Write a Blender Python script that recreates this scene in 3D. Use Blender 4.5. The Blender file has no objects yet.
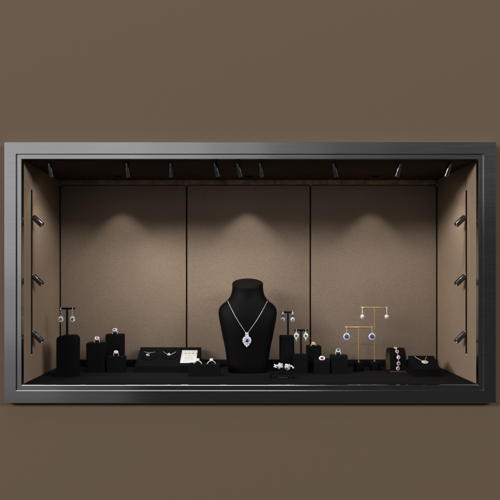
import bpy, bmesh, math, random
from mathutils import Vector, Matrix
from mathutils.bvhtree import BVHTree
random.seed(7)
scene = bpy.context.scene
COL = scene.collection
R = math.radians

# ------------------------------------------------------------------ camera
D, S, VX, VY = 2.0, 0.003, 241.0, 278.0      # camera distance to the wall, metres per photo pixel on the wall, eye point
FZ = 0.315                                   # height of the eye above the display floor
cd = bpy.data.cameras.new('camera'); cam = bpy.data.objects.new('camera', cd); COL.objects.link(cam)
cam.location = (0, -D, FZ); cam.rotation_euler = (R(90), 0, 0)
cd.sensor_width = 36; cd.lens = 36 * D / (500 * S)
cd.shift_x = (250 - VX) / 500; cd.shift_y = (VY - 250) / 500
cd.clip_start = 0.05; cd.clip_end = 200
scene.camera = cam

# ------------------------------------------------------------------ light
w = bpy.data.worlds.new('World'); scene.world = w; w.use_nodes = True
bg = w.node_tree.nodes['Background']
bg.inputs[0].default_value = (1.0, 0.97, 0.94, 1); bg.inputs[1].default_value = 0.028
sv = scene.view_settings
sv.view_transform = 'Standard'; sv.look = 'None'; sv.exposure = 0; sv.gamma = 1

def area(name, loc, target, power, sx, sy, col=(1, 1, 1)):
    l = bpy.data.lights.new(name, 'AREA'); l.shape = 'RECTANGLE'; l.size = sx; l.size_y = sy
    l.energy = power; l.color = col
    o = bpy.data.objects.new(name, l); COL.objects.link(o)
    o.location = loc
    o.rotation_euler = (Vector(target) - Vector(loc)).to_track_quat('-Z', 'Y').to_euler()
    return o
TGT = (0, 0.1, 0.35)
K = 18.0
TE = 0.54
def key(name, az, e):
    """a square soft lamp out in front of the wall, all of them on one line of height so that they cast one shade line"""
    x = math.tan(R(az))*K; d2 = x*x + K*K + (TE*K)**2
    return area(name, (x, -K, 0.35 + TE*K), TGT, e*math.pi*math.pi*d2, 6.2, 6.2, (1, .975, .95))
key('key_lamp_far_west', -54, .52); key('key_lamp_far_east', 52, .27)
key('key_lamp_west', -40, .33); key('key_lamp_east', 38, .26)
area('overhead_softbox', (-.8, -1.3, 5.0), (0, -.3, .3), 62, 3.8, 2.6, (1, .98, .96))
# softbox at the upper left whose reflection runs along the brushed frame, built of strips that grow dimmer inwards
def strip(x, z, sx, sz, rad): area('softbox', (x, -6.0, z), (x, 0, z), rad*.80*math.pi*sx*sz, sx, sz)
for x, f in ((-3.55, .74), (-2.85, .76), (-2.15, .76), (-1.45, .72), (-.75, .60), (-.05, .42), (.65, .22), (1.35, .12), (2.05, .07), (2.75, .04)):
    strip(x, 2.0, .7, 1.7, f*(.88 if x < -2 else 1))
strip(-3.0, .75, 1.8, .8, .62); strip(-3.0, -.05, 1.8, .8, .42); strip(-3.0, -.85, 1.8, .8, .22); strip(-1.7, -1.0, .8, .9, .10)

# ------------------------------------------------------------------ helpers
def sc(y): return S * (D + y) / D
def W(px, py, y): return Vector(((px - VX) * sc(y), y, FZ + (VY - py) * sc(y)))
def floor_y(py): return D * (FZ / (S * (py - VY)) - 1)

class MB:
    def __init__(self): self.bm = bmesh.new()
    def _xf(self, verts, M):
        if M is not None: bmesh.ops.transform(self.bm, matrix=M, verts=verts)
    def poly_stack(self, rings, cap0=True, cap1=True, M=None):
        bm = self.bm; vr = [[bm.verts.new(p) for p in r] for r in rings]; n = len(rings[0])
        for a, b in zip(vr, vr[1:]):
            for i in range(n):
                j = (i + 1) % n
                bm.faces.new((a[i], a[j], b[j], b[i]))
        if cap0: bm.faces.new(list(reversed(vr[0])))
        if cap1: bm.faces.new(vr[-1])
        self._xf([v for r in vr for v in r], M); return vr
    def box(self, c, s, bevel=0, seg=2, M=None):
        r = bmesh.ops.create_cube(self.bm, size=1); vs = r['verts']
        bmesh.ops.scale(self.bm, vec=s, verts=vs); bmesh.ops.translate(self.bm, vec=c, verts=vs)
        if bevel:
            es = list({e for v in vs for e in v.link_edges})
            rr = bmesh.ops.bevel(self.bm, geom=es, offset=bevel, segments=seg, affect='EDGES', profile=.5)
            vs = list({v for f in rr['faces'] for v in f.verts} | {v for v in vs if v.is_valid})
        self._xf(vs, M)
    def prism(self, prof, axis, a, b, bevel=0, seg=2, M=None):
        """prof: closed 2-D outline; axis 'x' -> outline is (y,z), axis 'y' -> outline is (x,z)"""
        f = (lambda p, t: (t, p[0], p[1])) if axis == 'x' else (lambda p, t: (p[0], t, p[1]))
        vr = self.poly_stack([[f(p, a) for p in prof], [f(p, b) for p in prof]])
        vs = vr[0] + vr[1]
        if bevel:
            es = [e for e in {e for v in vs for e in v.link_edges}
                  if len(e.link_faces) == 2 and e.calc_face_angle(0) > .5]
            rr = bmesh.ops.bevel(self.bm, geom=es, offset=bevel, segments=seg, affect='EDGES', profile=.5)
            vs = list({v for q in rr['faces'] for v in q.verts} | {v for v in vs if v.is_valid})
        self._xf(vs, M)
    def rblock(self, w, d, h, rc, rt, c=(0, 0, 0), n=6, M=None):
        """block standing on c with rounded corners rc and a softened top rt"""
        def rr(ins, z):
            out = []; x, y, r = w/2 - ins, d/2 - ins, max(rc - ins, .0004)
            for k, (sx, sy) in enumerate(((1, 1), (-1, 1), (-1, -1), (1, -1))):
                for i in range(n + 1):
                    a = math.pi/2 * (k + i/n)
                    out.append((c[0] + sx*(x - r) + r*math.cos(a), c[1] + sy*(y - r) + r*math.sin(a), c[2] + z))
            return out
        rings = [rr(0, 0), rr(0, h - rt)]
        for i in range(1, 6):
            a = math.pi/2 * i/5
            rings.append(rr(rt*(1 - math.cos(a)), h - rt + rt*math.sin(a)))
        self.poly_stack(rings, M=M)
    def cyl(self, p0, p1, r0, r1=None, n=16, cap=True):
        r1 = r0 if r1 is None else r1
        p0, p1 = Vector(p0), Vector(p1); q = (p1 - p0).to_track_quat('Z', 'Y')
        rings = []
        for p, r in ((p0, r0), (p1, r1)):
            rings.append([p + q @ Vector((r*math.cos(2*math.pi*i/n), r*math.sin(2*math.pi*i/n), 0)) for i in range(n)])
        self.poly_stack(rings, cap, cap)
    def lathe(self, prof, c=(0, 0, 0), n=28, M=None):
        rings = [[(c[0] + r*math.cos(2*math.pi*i/n), c[1] + r*math.sin(2*math.pi*i/n), c[2] + z) for i in range(n)] for r, z in prof]
        self.poly_stack(rings, M=M)
    def tube(self, pts, r, n=6, closed=False):
        pts = [Vector(p) for p in pts]; rings = []
        m = len(pts)
        for i, p in enumerate(pts):
            a = pts[(i-1) % m] if (closed or i) else p
            b = pts[(i+1) % m] if (closed or i < m-1) else p
            q = (b - a).to_track_quat('Z', 'Y')
            rings.append([p + q @ Vector((r*math.cos(2*math.pi*k/n), r*math.sin(2*math.pi*k/n), 0)) for k in range(n)])
        if closed:
            vr = [[self.bm.verts.new(p) for p in rg] for rg in rings]
            for i in range(m):
                A, B = vr[i], vr[(i+1) % m]
                # align rings by nearest start vertex
                k0 = min(range(n), key=lambda k: (B[k].co - A[0].co).length)
                for k in range(n):
                    self.bm.faces.new((A[k], A[(k+1) % n], B[(k+1+k0) % n], B[(k+k0) % n]))
        else: self.poly_stack(rings)
    def torus(self, c, rx, rz, t, n=36, M=None, a0=0, a1=2*math.pi, flat=1.0):
        full = abs(a1 - a0 - 2*math.pi) < 1e-6; rings = []
        k = n if full else n + 1
        for i in range(k):
            a = a0 + (a1 - a0)*i/n
            ring = []
            for j in range(8):
                b = 2*math.pi*j/8
                rr = t*math.cos(b)
                ring.append((c[0] + (rx + rr)*math.cos(a), c[1] + t*flat*math.sin(b), c[2] + (rz + rr)*math.sin(a)))
            rings.append(ring)
        bm = self.bm; vr = [[bm.verts.new(p) for p in r] for r in rings]
        for i in range(len(vr) if full else len(vr) - 1):
            A, B = vr[i], vr[(i+1) % len(vr)]
            for j in range(8):
                bm.faces.new((A[j], B[j], B[(j+1) % 8], A[(j+1) % 8]))
        if not full:
            bm.faces.new(vr[0]); bm.faces.new(list(reversed(vr[-1])))
        self._xf([v for r in vr for v in r], M)
    def gem(self, c, r, n=(0, -1, 0), sx=1, sy=1, k=8, spin=None):
        """a faceted stone: table, crown, girdle and pavilion"""
        q = Vector(n).normalized().to_track_quat('Z', 'Y'); s = random.random() if spin is None else spin
        def ring(rr, z, off=0): return [Vector(c) + q @ Vector((sx*rr*math.cos(s + off + 2*math.pi*i/k), sy*rr*math.sin(s + off + 2*math.pi*i/k), z)) for i in range(k)]
        h = math.pi/k
        rings = [ring(r*.12, -r*.55), ring(r, -r*.06), ring(r, r*.04), ring(r*.86, r*.22), ring(r*.56, r*.38)]
        self.poly_stack(rings)
    def gems_oval(self, c, rx, ry, m, gr, n=(0, -1, 0), ph=0):
        q = Vector(n).normalized().to_track_quat('Z', 'Y')
        for i in range(m):
            a = ph + 2*math.pi*i/m
            tilt = q @ Vector((.25*math.cos(a) + random.uniform(-.15, .15), .25*math.sin(a) + random.uniform(-.15, .15), 1))
            self.gem(Vector(c) + q @ Vector((rx*math.cos(a), ry*math.sin(a), 0)), gr, tilt)
    def ball(self, c, r, s=(1, 1, 1), seg=10):
        rr = bmesh.ops.create_uvsphere(self.bm, u_segments=seg, v_segments=max(6, seg//2), radius=r)
        bmesh.ops.scale(self.bm, vec=s, verts=rr['verts']); bmesh.ops.translate(self.bm, vec=c, verts=rr['verts'])
    def build(self, name, mat, parent=None, smooth=True, ang=35):
        bmesh.ops.recalc_face_normals(self.bm, faces=self.bm.faces)
        me = bpy.data.meshes.new(name); self.bm.to_mesh(me); self.bm.free()
        if smooth:
            for p in me.polygons: p.use_smooth = True
            me.set_sharp_from_angle(angle=R(ang))
        me.materials.append(mat)
        o = bpy.data.objects.new(name, me); COL.objects.link(o)
        if parent is not None: o.parent = parent
        return o

def thing(name, loc, label, cat, group=None, rz=0):
    o = bpy.data.objects.new(name, None); COL.objects.link(o); o.empty_display_size = .02
    o.location = loc; o.rotation_euler = (0, 0, rz)
    o['label'] = label; o['category'] = cat
    if group: o['group'] = group
    return o
def dup(o, label=None, loc=None, rot=None):
    c = o.copy(); COL.objects.link(c)
    if loc is not None: c.location = loc
    if rot is not None: c.rotation_euler = rot
    if label: c['label'] = label
    for ch in o.children:
        d = dup(ch); d.parent = c
    return c
def caster(o):
    """surface lookup on a finished mesh: where does the sight line through a photo pixel meet it"""
    bpy.context.view_layer.update()
    M = o.matrix_world; me = o.data
    t = BVHTree.FromPolygons([M @ v.co for v in me.vertices], [list(p.vertices) for p in me.polygons])
    def f(px, py):
        a = Vector(cam.location); b = W(px, py, 0)
        loc, nor, i, d = t.ray_cast(a, (b - a).normalized())
        if nor is not None and nor.dot(b - a) > 0: nor = -nor
        return loc, nor
    return f

# ------------------------------------------------------------------ materials
def new_mat(name):
    m = bpy.data.materials.new(name); m.use_nodes = True
    nt = m.node_tree; b = nt.nodes['Principled BSDF']
    return m, nt, b
def fabric(name, col, var=.25, scale=330, bump=.3, rough=.9, sheen=0.0, asp=.33, spec=.06, bdist=.001, sheen_rough=.4):
    m, nt, b = new_mat(name); N = nt.nodes.new; L = nt.links.new
    tc = N('ShaderNodeTexCoord')
    outs = []
    for sc_ in ((scale, scale, scale*asp), (scale*asp, scale*asp, scale)):
        mp = N('ShaderNodeMapping'); mp.inputs['Scale'].default_value = sc_
        nz = N('ShaderNodeTexNoise'); nz.inputs['Scale'].default_value = 1; nz.inputs['Detail'].default_value = 2
        L(tc.outputs['Object'], mp.inputs[0]); L(mp.outputs[0], nz.inputs['Vector']); outs.append(nz)
    mx = N('ShaderNodeMath'); mx.operation = 'ADD'; L(outs[0].outputs['Fac'], mx.inputs[0]); L(outs[1].outputs['Fac'], mx.inputs[1])
    big = N('ShaderNodeTexNoise'); big.inputs['Scale'].default_value = 5; big.inputs['Detail'].default_value = 3; L(tc.outputs['Object'], big.inputs['Vector'])
    mr = N('ShaderNodeMapRange'); mr.inputs[1].default_value = .7; mr.inputs[2].default_value = 1.3
    mr.inputs[3].default_value = 1 - var; mr.inputs[4].default_value = 1 + var; L(mx.outputs[0], mr.inputs[0])
    mr2 = N('ShaderNodeMapRange'); mr2.inputs[1].default_value = .3; mr2.inputs[2].default_value = .7
    mr2.inputs[3].default_value = .95; mr2.inputs[4].default_value = 1.05; L(big.outputs['Fac'], mr2.inputs[0])
    mm = N('ShaderNodeMath'); mm.operation = 'MULTIPLY'; L(mr.outputs[0], mm.inputs[0]); L(mr2.outputs[0], mm.inputs[1])
    vm = N('ShaderNodeVectorMath'); vm.operation = 'SCALE'; vm.inputs[0].default_value = col; L(mm.outputs[0], vm.inputs['Scale'])
    L(vm.outputs[0], b.inputs['Base Color'])
    bp = N('ShaderNodeBump'); bp.inputs['Strength'].default_value = bump; bp.inputs['Distance'].default_value = bdist
    L(mx.outputs[0], bp.inputs['Height']); L(bp.outputs[0], b.inputs['Normal'])
    b.inputs['Roughness'].default_value = rough; b.inputs['Specular IOR Level'].default_value = spec
    b.inputs['Sheen Weight'].default_value = sheen; b.inputs['Sheen Roughness'].default_value = sheen_rough
    return m
def plain(name, col, rough=.5, metal=0, spec=.5, coat=0, nscale=40, nvar=.1, bump=0):
    m, nt, b = new_mat(name); N = nt.nodes.new; L = nt.links.new
    tc = N('ShaderNodeTexCoord'); nz = N('ShaderNodeTexNoise'); nz.inputs['Scale'].default_value = nscale; nz.inputs['Detail'].default_value = 3
    L(tc.outputs['Object'], nz.inputs['Vector'])
    mr = N('ShaderNodeMapRange'); mr.inputs[1].default_value = .3; mr.inputs[2].default_value = .7
    mr.inputs[3].default_value = 1 - nvar; mr.inputs[4].default_value = 1 + nvar; L(nz.outputs['Fac'], mr.inputs[0])
    vm = N('ShaderNodeVectorMath'); vm.operation = 'SCALE'; vm.inputs[0].default_value = col; L(mr.outputs[0], vm.inputs['Scale'])
    L(vm.outputs[0], b.inputs['Base Color'])
    b.inputs['Roughness'].default_value = rough; b.inputs['Metallic'].default_value = metal
    b.inputs['Specular IOR Level'].default_value = spec; b.inputs['Coat Weight'].default_value = coat
    if bump:
        bp = N('ShaderNodeBump'); bp.inputs['Strength'].default_value = bump; bp.inputs['Distance'].default_value = .001
        L(nz.outputs['Fac'], bp.inputs['Height']); L(bp.outputs[0], b.inputs['Normal'])
    return m
def brushed(name, col, rough):
    m, nt, b = new_mat(name); N = nt.nodes.new; L = nt.links.new
    tc = N('ShaderNodeTexCoord'); mp = N('ShaderNodeMapping'); mp.inputs['Scale'].default_value = (9, 9, 1900)
    nz = N('ShaderNodeTexNoise'); nz.inputs['Scale'].default_value = 1; nz.inputs['Detail'].default_value = 4
    L(tc.outputs['Object'], mp.inputs[0]); L(mp.outputs[0], nz.inputs['Vector'])
    mr = N('ShaderNodeMapRange'); mr.inputs[1].default_value = .3; mr.inputs[2].default_value = .7
    mr.inputs[3].default_value = .92; mr.inputs[4].default_value = 1.07; L(nz.outputs['Fac'], mr.inputs[0])
    vm = N('ShaderNodeVectorMath'); vm.operation = 'SCALE'; vm.inputs[0].default_value = col; L(mr.outputs[0], vm.inputs['Scale'])
    L(vm.outputs[0], b.inputs['Base Color'])
    r2 = N('ShaderNodeMapRange'); r2.inputs[1].default_value = .3; r2.inputs[2].default_value = .7
    r2.inputs[3].default_value = rough - .02; r2.inputs[4].default_value = rough + .03; L(nz.outputs['Fac'], r2.inputs[0]); L(r2.outputs[0], b.inputs['Roughness'])
    b.inputs['Metallic'].default_value = 1
    bp = N('ShaderNodeBump'); bp.inputs['Strength'].default_value = .015; bp.inputs['Distance'].default_value = .0006
    L(nz.outputs['Fac'], bp.inputs['Height']); L(bp.outputs[0], b.inputs['Normal'])
    return m
def jewel(name, col, lo=.25, hi=1.7, cell=900, rough=.06, spec=.9):
    """cut stone: facet sparkle painted in as small cells of lighter and darker colour"""
    m, nt, b = new_mat(name); N = nt.nodes.new; L = nt.links.new
    tc = N('ShaderNodeTexCoord'); vo = N('ShaderNodeTexVoronoi'); vo.inputs['Scale'].default_value = cell
    L(tc.outputs['Object'], vo.inputs['Vector'])
    sp = N('ShaderNodeSeparateColor'); L(vo.outputs['Color'], sp.inputs[0])
    mr = N('ShaderNodeMapRange'); mr.inputs[3].default_value = lo; mr.inputs[4].default_value = hi
    L(sp.outputs[0], mr.inputs[0])
    vm = N('ShaderNodeVectorMath'); vm.operation = 'SCALE'; vm.inputs[0].default_value = col; L(mr.outputs[0], vm.inputs['Scale'])
    L(vm.outputs[0], b.inputs['Base Color'])
    b.inputs['Roughness'].default_value = rough; b.inputs['Specular IOR Level'].default_value = spec
    b.inputs['IOR'].default_value = 1.77
    return m

WALLC = (.127, .092, .0615)
M_wall = plain('painted_wall', WALLC, .8, spec=.15, nscale=220, nvar=.012, bump=.02)
M_linen = fabric('linen_panel', (.216, .163, .122), .19, 520, .5, .95, asp=.5)
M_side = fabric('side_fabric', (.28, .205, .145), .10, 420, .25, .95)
M_ceil = plain('ceiling_board', (.06, .041, .029), .85, spec=.1)
M_wood = fabric('dark_wood', (.22, .15, .095), .35, 60, .2, .6)
M_metal = brushed('brushed_gunmetal', (.55, .55, .56), .125)
M_velvet = fabric('black_velvet', (.0046, .0046, .0049), .3, 800, .3, .95, .0)
M_suede = fabric('black_suede', (.0010, .0010, .0011), .4, 900, .2, .6, .0, spec=.10)
M_floor = fabric('black_felt', (.0085, .0085, .009), .45, 500, .4, .95)
M_black = plain('matt_black', (.003, .003, .003), .6, spec=.12)
M_gap = plain('shadow_black', (.003, .003, .003), .9, spec=.05)
M_lamp = plain('black_lamp_metal', (.26, .26, .265), .22, metal=1, spec=.6)
M_lamp_dark = plain('satin_black_metal', (.10, .10, .103), .25, metal=.9, spec=.5)
M_lens = plain('lamp_glass', (.25, .24, .22), .1, spec=.8)
M_steel = plain('lamp_steel', (.5, .5, .5), .25, metal=1)
M_brass = plain('brass', (.68, .44, .16), .36, metal=.85, nvar=.06)
M_pin = plain('pale_brass', (.75, .6, .4), .35, metal=.6)
M_tan = fabric('tan_lining', (.085, .058, .028), .15, 500, .2, .8)
M_card = plain('white_card', (.56, .55, .53), .7, nvar=.02)
M_ink = plain('grey_ink', (.12, .11, .10), .7)
M_faint = plain('pale_ink', (.36, .35, .33), .7)
M_bronze = plain('bronze_ink', (.085, .048, .02), .5, metal=.2)
M_silver = plain('white_gold', (.84, .84, .86), .25, metal=.45, nvar=.04)
M_dia = jewel('diamond', (.93, .93, .95), .5, 1.05, 700)
M_sapph = jewel('blue_sapphire', (.010, .016, .20))
M_ink_s = jewel('dark_sapphire', (.008, .012, .11))
M_violet = jewel('violet_sapphire', (.05, .045, .32), .15, 2.2)
M_pale = jewel('pale_blue_stone', (.14, .22, .42))
M_green = jewel('emerald', (.006, .17, .075))
M_dgreen = jewel('deep_emerald', (.004, .075, .04))
M_red = jewel('ruby', (.30, .012, .03))
M_pink = jewel('pink_stone', (.52, .12, .16))
M_yell = jewel('yellow_stone', (.80, .50, .06))
M_champ = jewel('champagne_stone', (.78, .60, .26))

# ------------------------------------------------------------------ the wall
YP = -0.019                                      # front of the niche lining
XL, XR = W(24, 0, YP).x, W(476, 0, YP).x
ZC = W(0, 160.5, YP).z
YB = 0.375                                       # face of the back panels
def wall_mesh():
    m = MB()
    ox0, ox1, oz0, oz1 = -3.2, 3.2, -1.6, 2.6
    ix0, ix1, iz0, iz1 = XL - .02, XR + .02, -.02, ZC + .02
    bm = m.bm
    for y in (-.022, -.002):
        o = [bm.verts.new((x, y, z)) for x, z in ((ox0, oz0), (ox1, oz0), (ox1, oz1), (ox0, oz1))]
        i = [bm.verts.new((x, y, z)) for x, z in ((ix0, iz0), (ix1, iz0), (ix1, iz1), (ix0, iz1))]
        for k in range(4):
            bm.faces.new((o[k], o[(k+1) % 4], i[(k+1) % 4], i[k]))
        if y < -.01: fo, fi = o, i
        else:
            for k in range(4):
                bm.faces.new((fo[k], fo[(k+1) % 4], o[(k+1) % 4], o[k]))
                bm.faces.new((fi[k], fi[(k+1) % 4], i[(k+1) % 4], i[k]))
    return m
wl = wall_mesh().build('wall', M_wall, smooth=False); wl['kind'] = 'structure'

# ------------------------------------------------------------------ the display case
case = thing('display_case', (0, 0, 0), 'long brushed metal framed niche case lined in brown fabric, set into the taupe wall', 'display case')
def frame_ring(o, i, y0, y1, bev=.0009, seg=1):
    m = MB(); bm = m.bm
    def rect(r, y): return [bm.verts.new((x, y, z)) for x, z in ((r[0], r[1]), (r[2], r[1]), (r[2], r[3]), (r[0], r[3]))]
    of, if_, ob, ib = rect(o, y0), rect(i, y0), rect(o, y1), rect(i, y1)
    for k in range(4):
        j = (k + 1) % 4
        bm.faces.new((of[k], of[j], if_[j], if_[k])); bm.faces.new((ob[j], ob[k], ib[k], ib[j]))
        bm.faces.new((of[j], of[k], ob[k], ob[j])); bm.faces.new((if_[k], if_[j], ib[j], ib[k]))
    bmesh.ops.recalc_face_normals(bm, faces=bm.faces)
    es = [e for e in bm.edges if len(e.link_faces) == 2 and e.calc_face_angle(0) > .5]
    bmesh.ops.bevel(bm, geom=es, offset=bev, segments=seg, affect='EDGES', profile=.5)
    return m
YF, YI = -0.046, -0.040
def rc(px0, py0, px1, py1, y):
    a, b = W(px0, py1, y), W(px1, py0, y); return (a.x, a.z, b.x, b.z)
frame_ring(rc(4, 142, 496.2, 403.2, YF), rc(16, 154, 484, 390.6, YF), YF, -.0226).build('outer_frame', M_metal, case, False)
orr = rc(16, 154, 484, 390.6, YF)
irr = (XL, 0, XR, ZC)
frame_ring((orr[0] - .001, orr[1] - .001, orr[2] + .001, orr[3] + .001), irr, YI, YP, .0014, 1).build('inner_frame', M_metal, case, False)

T = .012
m = MB(); m.box(((XL + XR)/2, (YP + YB)/2 + .002, -T/2), (XR - XL + .03, YB - YP + .02, T)); m.build('floor_panel', M_floor, case)
m = MB(); m.box(((XL + XR)/2, (YP + YB)/2 + .002, ZC + T/2), (XR - XL + .03, YB - YP + .02, T)); m.build('ceiling_panel', M_ceil, case)
m = MB(); m.box(((XL + XR)/2, YB + .014, ZC/2), (XR - XL + .03, .010, ZC + .02)); m.build('back_board', M_gap, case)
# side panels with their lamp tracks
ZT0, ZT1 = W(31.5, 354, .058).z, W(31.5, 190, .058).z
for sx, X, yt in ((-1, XL, .052), (1, XR, .064)):
    m = MB(); m.box((X + sx*T/2, (YP + YB - .004)/2, ZC/2), (T, YB - .004 - YP, ZC - .001), .0015, 2)
    p = m.build('side_panel', M_side, case)
    m = MB(); m.box((X - sx*.0006, yt, (ZT0 + ZT1)/2), (.0016, .0105, ZT1 - ZT0)); m.build('lamp_track', M_black, p)
    m = MB(); m.box((X - sx*.0012, yt, ZT0 - .003), (.003, .0105, .006), .001); m.build('track_end_cap', M_pin, p)
# three fabric back panels with dark shadow gaps
ZP = W(0, 185.5, YB).z
gx = [W(p, 0, YB).x for p in (60, 186.6, 310.4, 437)]
for a, b in zip(gx, gx[1:]):
    m = MB(); m.box(((a + b)/2, YB + .005, ZP/2), (b - a - .0052, .010, ZP), .0012, 2); m.build('back_panel', M_linen, case)
m = MB(); m.box(((gx[0] + gx[3])/2, YB - .002, (ZP + ZC)/2 + .0004), (XR - XL - .001, .022, ZC - ZP - .002), .003, 3); m.build('top_rail', M_wood, case)
m = MB(); m.box(((gx[0] + gx[3])/2, YB - .006, .0126), (XR - XL - .001, .011, .025), .001); m.build('baseboard', M_black, case)
for x in gx:
    m = MB(); m.cyl((x + (.004 if x == gx[0] else -.004 if x == gx[3] else 0), YB - .014, ZP - .004), (x + (.004 if x == gx[0] else -.004 if x == gx[3] else 0), YB - .014, ZP + .003), .0016, n=10)
    m.build('panel_pin', M_pin, case)

# ------------------------------------------------------------------ lamps of the case
def barrel(L_, r):
    """lamp tube along -Z from the origin"""
    m = MB(); m.lathe([(r*.55, .001), (r*.93, 0), (r, -.0015), (r, -L_*.68), (r*.94, -L_*.69), (r*.94, -L_*.72), (r, -L_*.73), (r, -L_ + .001), (r*.9, -L_), (r*.8, -L_ + .0025)], n=24)
    return m
def build_lamp(name, loc, label, group, L_, r, mat=None):
    t = thing(name, loc, label, 'spotlight', group)
    b = barrel(L_, r).build('barrel', mat or M_lamp, t)
    m = MB(); m.lathe([(r*.78, 0), (r*.7, -.0006), (r*.2, -.0012)], (0, 0, -L_ + .003), n=20); m.build('lens', M_lens, b)
    m = MB(); m.cyl((0, 0, .005), (0, 0, -.002), r*.36, n=12); m.build('stem', M_steel, t)
    return t
ceil = [(50.3, 10, 'leftmost ceiling spotlight, short black tube leaning above the left earring stand'),
        (127.4, 6, 'second ceiling spotlight from the left, black tube almost upright above the ring blocks'),
        (170.8, 2, 'third ceiling spotlight from the left, black tube hanging upright before the first panel gap'),
        (216.5, 15, 'leftmost black tube of the three ceiling spotlights close together above the bust'),
        (239.3, 15, 'middle black tube of the three ceiling spotlights close together above the bust'),
        (261.3, 10, 'rightmost black tube of the three ceiling spotlights close together above the bust'),
        (335.4, 15, 'third ceiling spotlight from the right, black tube leaning over the middle of the right panel'),
        (398.8, -15, 'second ceiling spotlight from the right, black tube leaning left near the right corner'),
        (448.6, -17, 'rightmost ceiling spotlight, black tube leaning left beside the right side panel')]
first = None
YC = .012
lamps = []
for px, lean, lab in ceil:
    loc = Vector((W(px - lean*.13, 0, YC).x, YC, ZC - .0016))
    rot = (R(12), R(-lean*1.0), 0)
    if first is None:
        first = build_lamp('ceiling_spotlight', loc, lab, 'ceiling spotlights along the top of the case', .0435, .0072); first.rotation_euler = rot; t = first
    else: t = dup(first, lab, loc, rot)
    lamps.append(t)
bpy.context.view_layer.update()
for t, pw in zip(lamps, (1.6, 4.3, 3.8, .9, .7, .9, 1.0, 1.9, 2.0)):      # each ceiling lamp's bulb, just below its lens, thrown on the lower back panels
    l = bpy.data.lights.new('bulb', 'SPOT'); l.energy = pw; l.spot_size = R(82); l.spot_blend = 1; l.shadow_soft_size = .006; l.color = (1, .97, .93)
    o = bpy.data.objects.new('bulb', l); COL.objects.link(o)
    p = t.matrix_world @ Vector((0, 0, -.0475))
    mw = Matrix.Translation(p) @ (Vector((p.x, YB, .10)) - p).to_track_quat('-Z', 'Y').to_matrix().to_4x4()
    o.parent = t; o.matrix_parent_inverse = t.matrix_world.inverted(); o.matrix_world = mw
    l = bpy.data.lights.new('upper_fill', 'SPOT'); l.energy = .13; l.spot_size = R(165); l.spot_blend = .6; l.shadow_soft_size = .006; l.color = (1, .96, .92)  # added weak wide fill for the upper panels, set at each lamp
    o = bpy.data.objects.new('upper_fill', l); COL.objects.link(o); o.location = (0, 0, -.0475); o.rotation_euler = (R(20), 0, 0); o.parent = t
sides = [(-1, 221, 'topmost spotlight on the left side track, short black tube'), (-1, 280, 'middle spotlight on the left side track, short black tube'),
         (-1, 337, 'lowest spotlight on the left side track, short black tube'), (1, 221, 'topmost spotlight on the right side track, short black tube'),
         (1, 280, 'middle spotlight on the right side track, short black tube'), (1, 337, 'lowest spotlight on the right side track, short black tube')]
sfirst = None
for sx, py, lab in sides:
    yt = .052 if sx < 0 else .064
    X = XL if sx < 0 else XR
    loc = Vector((X - sx*.006, yt, W(0, py - 4, yt).z))
    rot = (R(-10), R(-48 if sx < 0 else 48), 0)
    if sfirst is None:
        sfirst = build_lamp('track_spotlight', loc, lab, 'spotlights on the side tracks', .039, .0085, M_lamp_dark); sfirst.rotation_euler = rot
    else: dup(sfirst, lab, loc, rot)
# added downlights, unseen fixtures, to throw the pools of light on the back panels
for px, pw in ((122.5, 1.2), (247.5, 1.65), (370.5, 1.1)):
    p = Vector((W(px, 0, YB).x, YB - .088, ZC))
    m = MB(); m.lathe([(.0125, 0), (.0125, -.0012), (.0115, -.002), (.0095, -.002), (.0085, -.0005)], p, 24); dl = m.build('added_downlight', M_gap, case)
    l = bpy.data.lights.new('bulb', 'SPOT'); l.energy = pw; l.spot_size = R(78); l.spot_blend = .5; l.shadow_soft_size = .006; l.color = (1, .96, .90)
    o = bpy.data.objects.new('bulb', l); COL.objects.link(o); o.location = p + Vector((0, 0, -.0045)); o.parent = dl

# ------------------------------------------------------------------ the necklace bust
YBU = .235
s_ = sc(YBU - .04); cxp = 247.7
bust = thing('necklace_bust', (W(cxp, 0, YBU).x, YBU, 0), 'black padded necklace bust in the middle of the case', 'necklace bust')
bz = lambda py: (375.0 - py) * s_
secs = [  # photo row, half width (px), half depth (m), centre shift in y, exponent
    (375, 19.0, .034, .000, 2.6), (373.6, 19.8, .036, .000, 2.6), (366, 20.8, .038, .0, 2.5), (356, 22.3, .041, .0, 2.5), (348, 23.6, .043, .0, 2.5), (339, 25.6, .046, .0, 2.5),
    (330, 27.3, .0485, .0, 2.5), (322, 28.9, .0495, .001, 2.5), (315, 29.9, .049, .003, 2.45), (311, 29.4, .047, .005, 2.4), (308, 27.9, .0455, .006, 2.35), (305.5, 25.4, .044, .007, 2.25),
    (303, 22.0, .043, .008, 2.15), (300.5, 19.5, .042, .009, 2.05), (297.5, 17.6, .0415, .010, 2), (294, 16.4, .042, .011, 2), (290.5, 15.9, .0425, .012, 2), (287, 15.8, .0435, .013, 2),
    (285.2, 15.8, .044, .013, 2), (284.4, 15.4, .043, .013, 2), (284.0, 14.7, .041, .013, 2), (283.9, 10, .028, .013, 2), (283.9, 4, .011, .013, 2)]
rings = []
NB = 72
for py, hw, hd, sh, e in secs:
    rg = []
    k = max(0, min(1, (303 - py) / 14.0))        # the neck top tilts forward
    k = k*k*(3 - 2*k)
    for i in range(NB):
        a = 2*math.pi*i/NB; c, s = math.cos(a), math.sin(a)
        x = hw*s_*math.copysign(abs(c)**(2/e), c); y = hd*math.copysign(abs(s)**(2/e), s)
        rg.append((x, y + sh, bz(py) + k*.34*y))
    rings.append(rg)
m = MB(); m.poly_stack(rings); bo = m.build('torso', M_suede, bust, ang=50)
hit = caster(bo)

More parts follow.
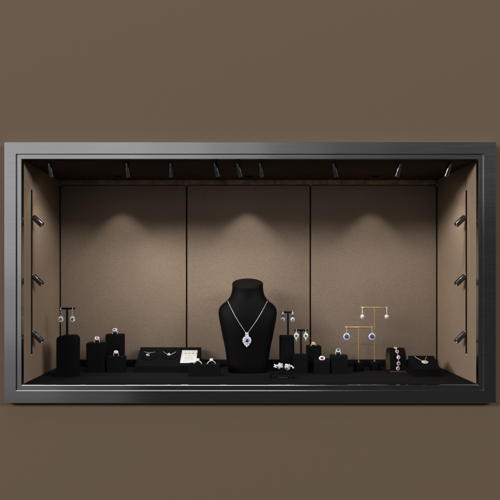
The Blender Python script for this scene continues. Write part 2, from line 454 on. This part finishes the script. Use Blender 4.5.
def chain(pts, r, parent_loc, every=1.0):
    """small flattened links along a polyline"""
    m = MB(); pts = [Vector(p) for p in pts]
    acc = 0; step = r*2.3*every; i = 0; pos = []
    d = 0
    for a, b in zip(pts, pts[1:]):
        L_ = (b - a).length
        while d <= L_:
            pos.append((a.lerp(b, d/L_), (b - a).normalized())); d += step
        d -= L_
    for k, (p, t) in enumerate(pos):
        q = t.to_track_quat('Z', 'Y'); f = 1.0 if k % 2 else .62
        rr = bmesh.ops.create_icosphere(m.bm, subdivisions=1, radius=r)
        M = Matrix.Translation(p - Vector(parent_loc)) @ q.to_matrix().to_4x4() @ Matrix.Diagonal((f, 1.62 - f, 1.8, 1))
        bmesh.ops.transform(m.bm, matrix=M, verts=rr['verts'])
    return m
pts = []
def qb(a, b, c, t): return ((1-t)**2*a[0] + 2*t*(1-t)*b[0] + t*t*c[0], (1-t)**2*a[1] + 2*t*(1-t)*b[1] + t*t*c[1])
for i in range(41):
    t = i/40; p = qb((227.9, 301.2), (234.5, 317), (246.2, 333), t); l, n = hit(*p)
    if l: pts.append(l + n*.0012)
pts2 = []
for i in range(41):
    t = i/40; p = qb((247.6, 333), (259.5, 317.5), (267.3, 301.2), t); l, n = hit(*p)
    if l: pts2.append(l + n*.0012)
pl, pn = hit(246.9, 340.4)
neck = thing('necklace', pl, 'silver chain necklace with a blue stone flower pendant, worn by the black bust', 'necklace')
o = chain(pts + pts2, .00105, pl).build('chain', M_silver, neck)
up = Vector((0, -.08, 1)).normalized()
m = MB(); m.torus((0, -.003, 0), .0118, .0124, .0016); m.torus((0, -.003, .0195), .003, .004, .0010, n=16); pend = m.build('pendant', M_silver, neck)
m = MB(); m.gems_oval((0, -.0045, 0), .0118, .0124, 11, .0036); m.gems_oval((0, -.005, 0), .0072, .0076, 10, .0020)
m.gem((0, -.0045, -.0185), .0034); m.gem((-.0052, -.0045, -.0142), .0030); m.gem((.0052, -.0045, -.0142), .0030); m.build('diamond_halo', M_dia, pend, smooth=False)
m = MB()
for dx in (-.0028, .0028):
    for dz in (-.0032, .0032): m.gem((dx, -.005, .0205 + dz), .0032, (random.uniform(-.2, .2), -1, .2))
m.build('bail', M_dia, pend, smooth=False)
m = MB(); m.gem((0, -.006, 0), .0060, (0, -1, .1), k=8); m.build('gemstone', M_sapph, pend, smooth=False)

# ------------------------------------------------------------------ earring stands
def earring_stand(px0, px1, pyf, pyt, depth, pole_px, bar_py, bar_px0, bar_px1, label, arch=0.0, thick=.0036):
    yf = floor_y(pyf); s = sc(yf); w_ = (px1 - px0)*s; h = (pyf - pyt)*s
    cx = (px0 + px1)/2; X = (cx - VX)*s
    t = thing('earring_stand', (X, yf + depth/2, 0), label, 'earring stand', 'black earring stands')
    m = MB()
    if arch:
        prof = [(-w_/2, 0)]
        for k in range(11):
            a = math.pi - math.pi/2*k/10; prof.append((-w_/2 + arch + arch*math.cos(a), h - arch*.8 + arch*.8*math.sin(a)))
        for k in range(11):
            a = math.pi/2 - math.pi/2*k/10; prof.append((w_/2 - arch + arch*math.cos(a), h - arch*.8 + arch*.8*math.sin(a)))
        prof.append((w_/2, 0))
        m.prism(prof, 'y', -depth/2, depth/2, .0025, 3)
    else: m.rblock(w_, depth, h, .004, .0035)
    m.build('base_block', M_velvet, t)
    sy = sc(yf + depth/2); zb = FZ + (VY - bar_py)*sy
    px_ = (pole_px - VX)*sy - X
    m = MB(); m.box((px_, 0, (h - .006 + zb)/2), (.0062, .0062, zb - h + .006), .0008); m.build('pole', M_black, t)
    x0, x1 = (bar_px0 - VX)*sy - X, (bar_px1 - VX)*sy - X
    m = MB(); m.box(((x0 + x1)/2, 0, zb), (x1 - x0, .0075, .0062), .001); m.build('crossbar', M_black, t)
    return t, yf + depth/2, zb, sy
def halo_earring(loc, label, group, stone, drop, rx, rz, m_, gr, sr, kind='oval', sx=1.0):
    """hook on the bar, wire, ring of small stones and a coloured centre stone; origin at the bar"""
    t = thing('earring', loc, label, 'earring', group)
    y = -.0062
    mb = MB(); mb.tube([(0, -.001, .0038), (0, y + .001, .0036), (0, y, .001), (0, y, -drop + rz)], .0008); mb.build('hook', M_silver, t)
    c = (0, y - .001, -drop)
    mb = MB(); mb.torus((0, y, -drop), rx, rz, .0014); st = mb.build('setting', M_silver, t)
    mb = MB(); mb.gems_oval(c, rx, rz, m_, gr)
    if kind == 'oval': mb.gems_oval(c, rx*.6, rz*.6, max(6, m_ - 4), gr*.62)
    n_ = 3 if drop - rz > .012 else 2
    for k in range(n_): mb.gem((0, y - .001, -.003 - k*(drop - rz - .004)/max(1, n_ - .5)), gr*.62)
    if kind == 'drop': mb.gem((0, y - .001, -drop - rz - .0035), gr*.9); mb.gem((0, y - .001, -drop - rz - .0085), gr*.62); 
    mb.build('diamonds', M_dia, t, smooth=False)
    mb = MB(); mb.gem((0, y - .003, -drop), sr, (0, -1, .12), sx=sx, k=8, spin=math.pi/8); mb.build('gemstone', stone, st, smooth=False)
    return t
# tall stand at far left with sapphire halo earrings
st, ye, zb, se = earring_stand(56.3, 75.5, 377.3, 336, .060, 67.1, 308.5, 59.7, 75.0, 'tall black earring stand with an arched block, furthest left in the case', arch=.016)
g = 'white halo earrings with dark blue centres on the far left stand'
XE = lambda px: (px - VX)*se
e = halo_earring((XE(61.3), ye, zb), 'left oval white halo earring with dark blue centre, on the far left stand', g, M_ink_s, 10.6*se, .0060, .0078, 12, .0026, .0043, sx=.85)
dup(e, 'right oval white halo earring with dark blue centre, on the far left stand', (XE(72.9), ye, zb))
# taller stand right of the bust: two stones, blue over pale blue
st, ye, zb, se = earring_stand(280, 294.4, 371.6, 336, .046, 288, 312.2, 281.4, 293.8, 'taller black earring stand just right of the bust')
def double_drop(loc, label, group):
    t = thing('earring', loc, label, 'earring', group); y = -.0062
    mb = MB(); mb.tube([(0, -.001, .0038), (0, y + .001, .0036), (0, y, .001), (0, y, -.010)], .0009); mb.torus((0, y, -.0248), .0052, .0052, .0011, n=24); mb.build('hook', M_silver, t)
    mb = MB(); mb.gem((0, y - .001, -.0015), .0031); mb.gem((0, y - .001, -.0055), .0024); mb.gems_oval((0, y - .001, -.0248), .0052, .0052, 9, .0024); mb.gem((0, y - .001, -.0178), .002); mb.build('diamonds', M_dia, t, smooth=False)
    mb = MB(); mb.gem((0, y - .002, -.0122), .0046, (0, -1, .15), sy=.85); mb.build('upper_gemstone', M_sapph, t, smooth=False)
    mb = MB(); mb.gem((0, y - .003, -.0252), .0044, (0, -1, .15)); mb.build('lower_gemstone', M_pale, t, smooth=False)
    return t
g = 'two stone blue earrings on the taller stand beside the bust'
XE = lambda px: (px - VX)*se
e = double_drop((XE(282.7), ye, zb), 'left two stone drop earring, deep blue over pale blue, beside the bust', g)
dup(e, 'right two stone drop earring, deep blue over pale blue, beside the bust', (XE(292.5), ye, zb))
# shorter stand with emerald earrings
st, ye, zb, se = earring_stand(294.0, 308.4, 373.5, 355, .044, 301.0, 330.2, 294.3, 307.9, 'shorter black earring stand holding green stone earrings')
g = 'white drop earrings with green centres'
XE = lambda px: (px - VX)*se
e = halo_earring((XE(296.2), ye, zb), 'left pointed white drop earring with green centre, on the shorter black stand', g, M_green, 5.4*se, .0058, .0064, 9, .0030, .0039, kind='drop')
dup(e, 'right pointed white drop earring with green centre, on the shorter black stand', (XE(305.6), ye, zb))

# brass T stands
def brass_stand(px, pyf, base_w, base_h, bar_py, x0, x1, label, r=.0016):
    yf = floor_y(pyf); rad = base_w/2*sc(yf); yc = yf + rad; s = sc(yc); X = (px - VX)*s
    t = thing('brass_earring_stand', (X, yc, 0), label, 'earring stand', 'brass T shaped earring stands')
    h = base_h*s
    m = MB(); m.lathe([(rad*.97, 0), (rad, .001), (rad, h - .004), (rad*.97, h - .0018), (rad*.90, h - .0004), (rad*.7, h)], n=40); m.build('base', M_velvet, t)
    zb = FZ + (VY - bar_py)*s
    m = MB(); m.lathe([(.0042, h - .001), (.0042, h + .001), (.0030, h + .0022), (r, h + .0028), (r, zb)], n=20); m.build('pole', M_brass, t)
    a, b = (x0 - VX)*s - X, (x1 - VX)*s - X
    m = MB(); m.cyl((a, 0, zb), (b, 0, zb), r*1.05); m.ball((a, 0, zb), r*1.5); m.ball((b, 0, zb), r*1.5); m.build('crossbar', M_brass, t)
    return yc, zb, s
ye, zb, se = brass_stand(374.6, 370.6, 11, 8.6, 307.5, 361, 387.3, 'taller brass T stand on a round black base')
def sparkle_drop(loc, label, group):
    t = thing('earring', loc, label, 'earring', group); y = -.0035
    mb = MB(); mb.tube([(0, .0012, .002), (0, -.002, .002), (0, y, 0), (0, y, -.026)], .0008); mb.build('hook', M_silver, t)
    mb = MB()
    for k in range(6): mb.gem((0, y - .001, -.003 - k*.0036), .0017)
    mb.build('diamond_line', M_dia, t, smooth=False)
    mb = MB(); mb.gems_oval((0, y - .001, -.0315), .0050, .0054, 9, .0030); mb.gem((0, y - .003, -.0315), .0050); mb.build('diamond_cluster', M_dia, t, smooth=False)
    return t
g = 'all white drop earrings on the taller brass stand'
e = sparkle_drop(((362.1 - VX)*se, ye, zb), 'left all white drop earring hanging from the taller brass stand', g)
dup(e, 'right all white drop earring hanging from the taller brass stand', ((386.5 - VX)*se, ye, zb))
ye, zb, se = brass_stand(358.7, 371.8, 10.8, 9, 327.4, 345.8, 372, 'shorter brass T stand on a round black base', .0021)
g = 'round white halo earrings with violet blue centres'
e = halo_earring(((346.3 - VX)*se, ye, zb), 'left round white halo earring with violet blue centre, on the shorter brass stand', g, M_violet, 9.0*se, .0094, .0096, 14, .0026, .0070, kind='round')
dup(e, 'right round white halo earring with violet blue centre, on the shorter brass stand', ((371.6 - VX)*se, ye, zb))

# ------------------------------------------------------------------ ring blocks and rings
def ring_block(px0, px1, pyf, pyt, depth, label, curved=0.0, rc_=.005, stub=0):
    yf = floor_y(pyf); s = sc(yf); w_ = (px1 - px0)*s; h = (pyf - pyt)*s; X = ((px0 + px1)/2 - VX)*s
    t = MB()
    if curved:
        prof = [(-depth/2, 0)]
        for k in range(13):
            a = math.pi - math.pi/2*k/12; prof.append((-depth/2 + curved + curved*math.cos(a), h - curved*.7 + curved*.7*math.sin(a)))
        prof += [(depth/2 - .004, h), (depth/2, h - .004), (depth/2, 0)]
        t.prism(prof, 'x', -w_/2, w_/2, .003, 3)
    else: t.rblock(w_, depth, h, rc_, .003)
    if stub: t.rblock(.0105, .013, .0075, .003, .003, (stub, -.14*depth, h - .001))
    o = t.build('ring_block', M_velvet); o.location = (X, yf + depth/2, 0)
    o['label'] = label; o['category'] = 'ring block'; o['group'] = 'black ring blocks'
    return X, yf, h, depth
def ring(loc, label, stone, rb=.0088, head=.0062, sr=.0036, m_=9, gr=.0026, nrm=(0, -.75, .65), rz=0.0, sx=1.0, sink=.004, group='rings on black blocks', collar=True):
    t = thing('ring', loc, label, 'ring', group, rz)
    m = MB(); m.torus((0, 0, rb - sink), rb, rb, .0011, flat=1.4)
    m.build('band', M_silver, t)
    c = Vector((0, -.0005, 2*rb - sink + .0015)); n = Vector(nrm).normalized()
    m = MB(); q = n.to_track_quat('Z', 'Y')
    m.gems_oval(c + n*.0006, head*sx, head*.82, m_, gr, n)
    if collar:
        for sxn in (-1, 1):
            for k in range(4):
                a = R(90 - sxn*(30 + 12*k)); m.gem((rb*math.cos(a)*1.05, -.0014, rb - sink + rb*math.sin(a)*1.05), .0017, (math.cos(a), -.6, math.sin(a)))
    m.build('diamonds', M_dia, t, smooth=False)
    m = MB(); m.gem(c + n*.002, sr, n, sx=1.25*sx, sy=.95); m.build('gemstone', stone, t, smooth=False)
    return t
X, yf, h, d = ring_block(86, 104.6, 372.5, 343.2, .056, 'medium black ring block, leftmost of the three together', stub=.001)
ring((X + .001, yf + d*.35, h), 'silver ring with a small pink stone, on the leftmost ring block', M_pink, rz=R(12))
X, yf, h, d = ring_block(105.2, 122.6, 369.8, 334.6, .05, 'tallest black ring block, behind the shortest one', stub=.0001)
ring((X, yf + d*.35, h), 'silver ring with violet blue stones, on the tallest ring block', M_violet, rz=R(-8), sx=1.1)
X, yf, h, d = ring_block(106, 125, 372.6, 356.6, .036, 'shortest black ring block, in front of the tallest one', stub=-.001)
ring((X - .001, yf + d*.4, h), 'silver ring with a pale yellow stone, on the shortest left block', M_champ, rb=.0082, head=.0052, rz=R(15))
X, yf, h, d = ring_block(307.2, 321.6, 371.3, 346.2, .046, 'tall black ring block right of the green earrings', rc_=.006)
ring((X - .002, yf + d*.3, h), 'silver ring with a bright yellow stone, on the tall block right of the green earrings', M_yell, rb=.0088, head=.0050, sr=.0048, sink=.0105, rz=R(8))
X, yf, h, d = ring_block(314.5, 330.0, 374.2, 359.6, .040, 'low black ring block with a curved front, holding the red stone ring', curved=.018)
# the red ring lies back in the curved block with its halo to the front
ring((X + .0004, yf + d*.28, h), 'round white halo ring with a red centre, lying back in the low curved block', M_red, rb=.0078, head=.0070, sr=.0040, m_=12, gr=.0027, nrm=(0, -.95, .3), sink=.014, collar=False, sx=1.1)
X, yf, h, d = ring_block(331.3, 347.8, 373.9, 355.7, .042, 'black ring block with a curved front, left of the shorter brass stand', curved=.012, stub=-.002)
ring((X - .002, yf + d*.45, h), 'silver ring with a dark green stone, left of the shorter brass stand', M_dgreen, rb=.0086, head=.0056, sr=.0044, rz=R(-6), sink=.003)

# ------------------------------------------------------------------ the sloping tray, its pads, pendants and card
yf = floor_y(372.6); dp = .130; s = sc(yf); hf = (372.6 - 366)*s; hb = .071
x0, x1 = (134.9 - VX)*s, (198.9 - VX)*s
tray = MB(); tray.prism([(0, 0), (0, hf), (dp, hb), (dp, 0)], 'x', -(x1 - x0)/2, (x1 - x0)/2, .0022, 3)
to = tray.build('jewellery_tray', M_velvet); to.location = ((x0 + x1)/2, yf, 0)
to['label'] = 'wide black sloping jewellery tray between the ring blocks and the bust'; to['category'] = 'display tray'
ht = caster(to)
slope = Vector((0, -(hb - hf), dp)).normalized(); slope_q = slope.to_track_quat('Z', 'Y')
rot_slope = Matrix.Rotation(math.atan2(hb - hf, dp), 4, 'X')
for px, py, lab in ((149.3, 356.6, 'left round black pad on the sloping tray, under the crescent'), (169.6, 356.0, 'right round black pad on the sloping tray, under the V shaped chain')):
    l, n = ht(px, py)
    m = MB(); m.lathe([(.0270, 0), (.0275, .001), (.0268, .0030), (.0255, .0036), (.02, .0033)], n=48)
    o = m.build('pendant_pad', M_suede); o.location = l + slope*.0002; o.rotation_euler = rot_slope.to_euler()
    o['label'] = lab; o['category'] = 'pad'; o['group'] = 'round pads on the sloping tray'
def on_slope(px, py, lift): 
    l, n = ht(px, py); return l + slope*lift
c = on_slope(148.3, 356.4, .0058)
cr = thing('crescent_necklace', c, 'silver crescent pendant on a fine chain, on the left round pad of the sloping tray', 'necklace')
P = [on_slope(*qb((144.3, 353.0), (149, 354.8), (155.0, 353.2), i/20), .0050) for i in range(21)]
chain(P, .00075, c).build('chain', M_silver, cr)
m = MB()
prof = []
for k in range(17):
    a = R(75 + 230*k/16); prof.append((.0068*math.cos(a), .0068*math.sin(a)))
for k in range(17):
    a = R(305 - 230*k/16); prof.append((.0022 + .0049*math.cos(a)*.95, .0013 + .0049*math.sin(a)*.95))
m.poly_stack([[(x, y, -.0008) for x, y in prof], [(x, y, .0012) for x, y in prof]], M=rot_slope)
o = m.build('crescent', M_dia, cr)
c = on_slope(168.9, 356.2, .0058)
vn = thing('pendant_necklace', c, 'silver V shaped chain with small pendant, on right round pad of the sloping tray', 'necklace')
P = [on_slope(*p, .0050) for p in ((163.4, 352.9), (165.5, 354.4), (167.8, 356.0))] + [on_slope(*p, .0050) for p in ((170.3, 356.2), (173, 354.8), (176.0, 353.1))]
chain(P, .00078, c).build('chain', M_silver, vn)
m = MB(); m.torus((0, -.001, -.001), .0042, .0042, .0013, n=20, M=rot_slope @ Matrix.Rotation(R(-90), 4, 'X')); pd = m.build('pendant', M_silver, vn)
m = MB(); m.gems_oval((0, 0, .0012), .0040, .0044, 8, .0021, slope); m.gem((0, .004, .004), .0024, slope); m.build('diamonds', M_dia, pd, smooth=False)
# card
lc, n = ht(189.0, 356.9)
card = thing('card', lc + slope*.0006, 'white printed card lying on the right end of the sloping tray', 'card')
card.rotation_euler = rot_slope.to_euler()
cw, ch = .0535, .093
m = MB(); m.box((0, 0, .0008), (cw, ch, .0014), .0004); m.build('paper', M_card, card)
m = MB()
for x, w_ in ((-.024, .002), (-.0125, .006), (.0, .005), (.0125, .006), (.024, .002)): m.box((x, .021, .0017), (w_, .0042, .0003))
m.build('heading', M_ink, card)
m = MB()
for x, y, w_ in ((0, .002, .022), (0, -.009, .032), (0, -.018, .030), (0, -.027, .032)): m.box((x, y, .0017), (w_, .0018, .0003))
m.build('print', M_faint, card)

# ------------------------------------------------------------------ low box with two solitaire rings
yf = floor_y(376.6); s = sc(yf); x0, x1 = (188.2 - VX)*s, (219.9 - VX)*s; h = (376.6 - 364.6)*s; d = .055
m = MB(); m.rblock(x1 - x0, d, h, .002, .002)
rb_ = m.build('ring_box', M_velvet); rb_.location = ((x0 + x1)/2, yf + d/2, 0)
rb_['label'] = 'low black ring box in front of the sloping tray, holding two solitaire rings'; rb_['category'] = 'ring box'
def solitaire(loc, label, rz):
    t = thing('ring', loc, label, 'ring', 'large white stone rings in the low box', rz); rb = .0135
    m = MB(); m.torus((0, 0, -.003), rb, rb*.92, .0012, n=30, flat=1.3)
    m.build('band', M_silver, t)
    z = -.003 + rb*.92 + .004
    m = MB(); m.gem((0, -.001, z), .0054, (0, -.8, .6), sx=1.15); 
    for sxn in (-1, 1):
        for k in range(4):
            a = R(90 - sxn*(26 + 12*k)); m.gem((rb*math.cos(a)*1.03, -.0014, -.003 + rb*.92*math.sin(a)*1.04), .0018, (math.cos(a), -.6, math.sin(a)))
    m.build('gemstone', M_dia, t, smooth=False)
    m = MB()
    for a in (45, 135, 225, 315):
        m.cyl((.0015*math.cos(R(a)), .0015*math.sin(R(a)), z - .005), (.006*math.cos(R(a)), -.001 + .005*math.sin(R(a)), z + .0025), .0006, n=6)
    m.build('prongs', M_silver, t)
    return t
for px, lab, rz in ((197.8, 'left large white stone ring in the low black box', -12), (211.4, 'right large white stone ring in the low black box', 5)):
    solitaire(((px - VX)*sc(yf + .02), yf + .02, h), lab, R(rz))

# ------------------------------------------------------------------ ring dish at the front
yf = floor_y(379.0); s = sc(yf); w_ = (294.8 - 271)*s; d = .066
m = MB(); m.rblock(w_, d, .0105, .011, .003)
dish = thing('ring_dish', ((282.8 - VX)*s, yf + d/2, 0), 'flat black display plate with bronze lettering at the front, right of the bust', 'display plate')
m.build('plate', M_suede, dish)
m = MB(); m.rblock(.020, .014, .020, .004, .003, (.001, .010, .0095)); m.build('holder', M_velvet, dish)
m = MB(); x = -.013
for k in range(8):
    hgt = (.0042, .0024, .003, .0022, .0022, .003, .0022, .0022)[k]
    m.box((x, -.0333, .0048), (.0016, .0009, hgt), .0002); m.box((x + .0014, -.0333, .0048 - hgt*.3), (.0016, .0009, .0008), .0002); x += .0037
m.build('lettering', M_bronze, dish)
def flower_ring(loc, label, petals, small, rz):
    t = thing('flower_ring', loc, label, 'ring', 'white flower cluster rings on the front plate', rz)
    m = MB()
    for k in range(petals):
        a = 2*math.pi*k/petals + .3
        m.gem((.0052*math.cos(a), -.0012, .0052*math.sin(a)), .0034, (.5*math.cos(a), -1, .5*math.sin(a))); m.gem((.0082*math.cos(a + .4), -.0006, .0074*math.sin(a + .4)), .0025, (random.uniform(-.4, .4), -1, random.uniform(0, .5)))
    m.gem((0, -.003, 0), .0026, (0, -1, .2)); m.build('flower', M_dia, t, smooth=False)
    m = MB()
    if small:
        for k in range(4):
            a = 2*math.pi*k/4 + .5; m.gem((-.0155 + .0040*math.cos(a), -.001, -.001 + .0044*math.sin(a)), .0025, (random.uniform(-.4, .4), -1, .3))
        m.gem((-.0155, -.003, -.001), .0026)
    else:
        for k in range(5): m.gem((.009 + .0026*k, -.001, .001 - .0006*k*k + .001*k), .0022, (random.uniform(-.4, .4), -1, .4))
        m.gem((.017, -.001, -.0045), .002)
    m.build('small_flower' if small else 'diamond_tail', M_dia, t, smooth=False)
    m = MB(); m.torus((0, .008, -.004), .0085, .0085, .0011, n=30); m.build('band', M_silver, t)
    return t
yr = yf + .040
flower_ring(W(280.2, 365.6, yr), 'larger white flower cluster ring with a smaller flower at its left', 5, True, R(0))
flower_ring(W(287.4, 366.3, yr), 'smaller white flower cluster ring with a curled tail at its right', 4, False, R(0))

# ------------------------------------------------------------------ bracelet on its arch
yf = floor_y(372.2); s = sc(yf); X0, X1 = (390.3 - VX)*s, (406.2 - VX)*s; d = .074; h = .078
def arch_prof(t):
    o = []
    r = d/2 - t
    o.append((-r, 0))
    for k in range(25):
        a = math.pi - math.pi*k/24; o.append((r*math.cos(a), h - d/2 + (r)*math.sin(a)))
    o.append((r, 0)); return o
def arch_shell(t0, t1):
    m = MB(); A, B = arch_prof(t0), arch_prof(t1)
    m.prism(A + B[::-1], 'x', X0, X1) if False else None
    bm = m.bm; rows = []
    for x in (-(X1 - X0)/2, (X1 - X0)/2):
        rows.append(([bm.verts.new((x, y, z)) for y, z in A], [bm.verts.new((x, y, z)) for y, z in B]))
    n = len(A); (a0, b0), (a1, b1) = rows
    for i in range(n - 1):
        bm.faces.new((a0[i], a0[i+1], a1[i+1], a1[i])); bm.faces.new((b0[i], b1[i], b1[i+1], b0[i+1]))
        bm.faces.new((a0[i], b0[i], b0[i+1], a0[i+1])); bm.faces.new((a1[i], a1[i+1], b1[i+1], b1[i]))
    for i in (0, n - 1): bm.faces.new((a0[i], a1[i], b1[i], b0[i]))
    return m
bs = thing('bracelet_stand', ((X0 + X1)/2, yf + d/2, 0), 'black arched bracelet stand with tan inside, right of the brass stands', 'bracelet stand')
sh = arch_shell(0, .0035).build('arch', M_velvet, bs, ang=40)
arch_shell(.0037, .0058).build('lining', M_tan, bs, ang=40)
m = MB(); m.box((0, -d/2 - .0018, .0022), (X1 - X0, .0030, .0042), .0006); m.build('base_trim', M_bronze, bs)
ha = caster(sh)
LK = [(395.6, 348.4), (397.0, 351.8), (398.3, 357.4), (398.4, 363.4), (397.9, 368.4)]
l0, n0 = ha(*LK[2])
br = thing('bracelet', l0, 'silver bracelet of red stones in white halos, draped over the arched stand', 'bracelet')
def spl(t):
    i = min(int(t), len(LK) - 2); f = t - i; return (LK[i][0] + (LK[i+1][0] - LK[i][0])*f, LK[i][1] + (LK[i+1][1] - LK[i][1])*f)
P = []
for i in range(33):
    l, n = ha(*spl(i/32*4)); 
    if l: P.append(l + n*.0014)
chain(P, .0011, l0).build('chain', M_silver, br)
for (px, py) in LK:
    l, n = ha(px, py); c = l + n*.0025 - l0
    m = MB(); m.gems_oval(c, .0042, .0050, 10, .0022, n); q = m.build('halo', M_dia, br, smooth=False)
    m = MB(); m.gem(c + n*.001, .0040, n, sx=.85, sy=1.05); m.build('gemstone', M_red, q, smooth=False)

# ------------------------------------------------------------------ sloping pad with gold pendant at far right
yf = floor_y(376.8); s = sc(yf); X0, X1 = (414.2 - VX)*s, (440.6 - VX)*s; d = .078; hf = .0252; hb = .058
pad = MB(); pad.prism([(0, 0), (0, hf), (d, hb), (d, 0)], 'x', -(X1 - X0)/2, (X1 - X0)/2, .0022, 3)
po = pad.build('necklace_pad', M_velvet); po.location = ((X0 + X1)/2, yf, 0)
po['label'] = 'small black sloping necklace pad, furthest right in the case'; po['category'] = 'display pad'
hp = caster(po); l0, n0 = hp(424.9, 363.0)
n0 = Vector((0, -(hb - hf), d)).normalized()
gn = thing('gold_necklace', l0 + n0*.003, 'silver chain necklace with an oval gold stone pendant, on the far right pad', 'necklace')
P = [hp(*qb((414.8, 356.9), (418, 359.4), (423.3, 361.6), i/12))[0] for i in range(13)] + [hp(*qb((424.6, 361.6), (425.6, 359.4), (426.3, 356.7), i/12))[0] for i in range(13)]
chain([p + n0*.0012 for p in P if p], .0009, gn.location).build('chain', M_silver, gn)
m = MB(); m.torus((0, 0, 0), .0090, .0074, .0013, M=n0.to_track_quat('Y', 'Z').to_matrix().to_4x4() if False else Matrix.Rotation(math.atan2(hb - hf, d), 4, 'X') @ Matrix.Rotation(R(-90), 4, 'X')); pd = m.build('pendant', M_silver, gn)
m = MB(); m.gems_oval((0, 0, .001), .0090, .0078, 14, .0021, n0); m.build('halo', M_dia, pd, smooth=False)
m = MB()
for k in range(7):
    a = 2*math.pi*k/6; rr = 0 if k == 6 else .0046
    m.gem((rr*math.cos(a), rr*.85*math.sin(a)*.92, .002 + rr*.85*math.sin(a)*.39), .0030, n0)
m.build('gold_stones', M_champ, pd, smooth=False)
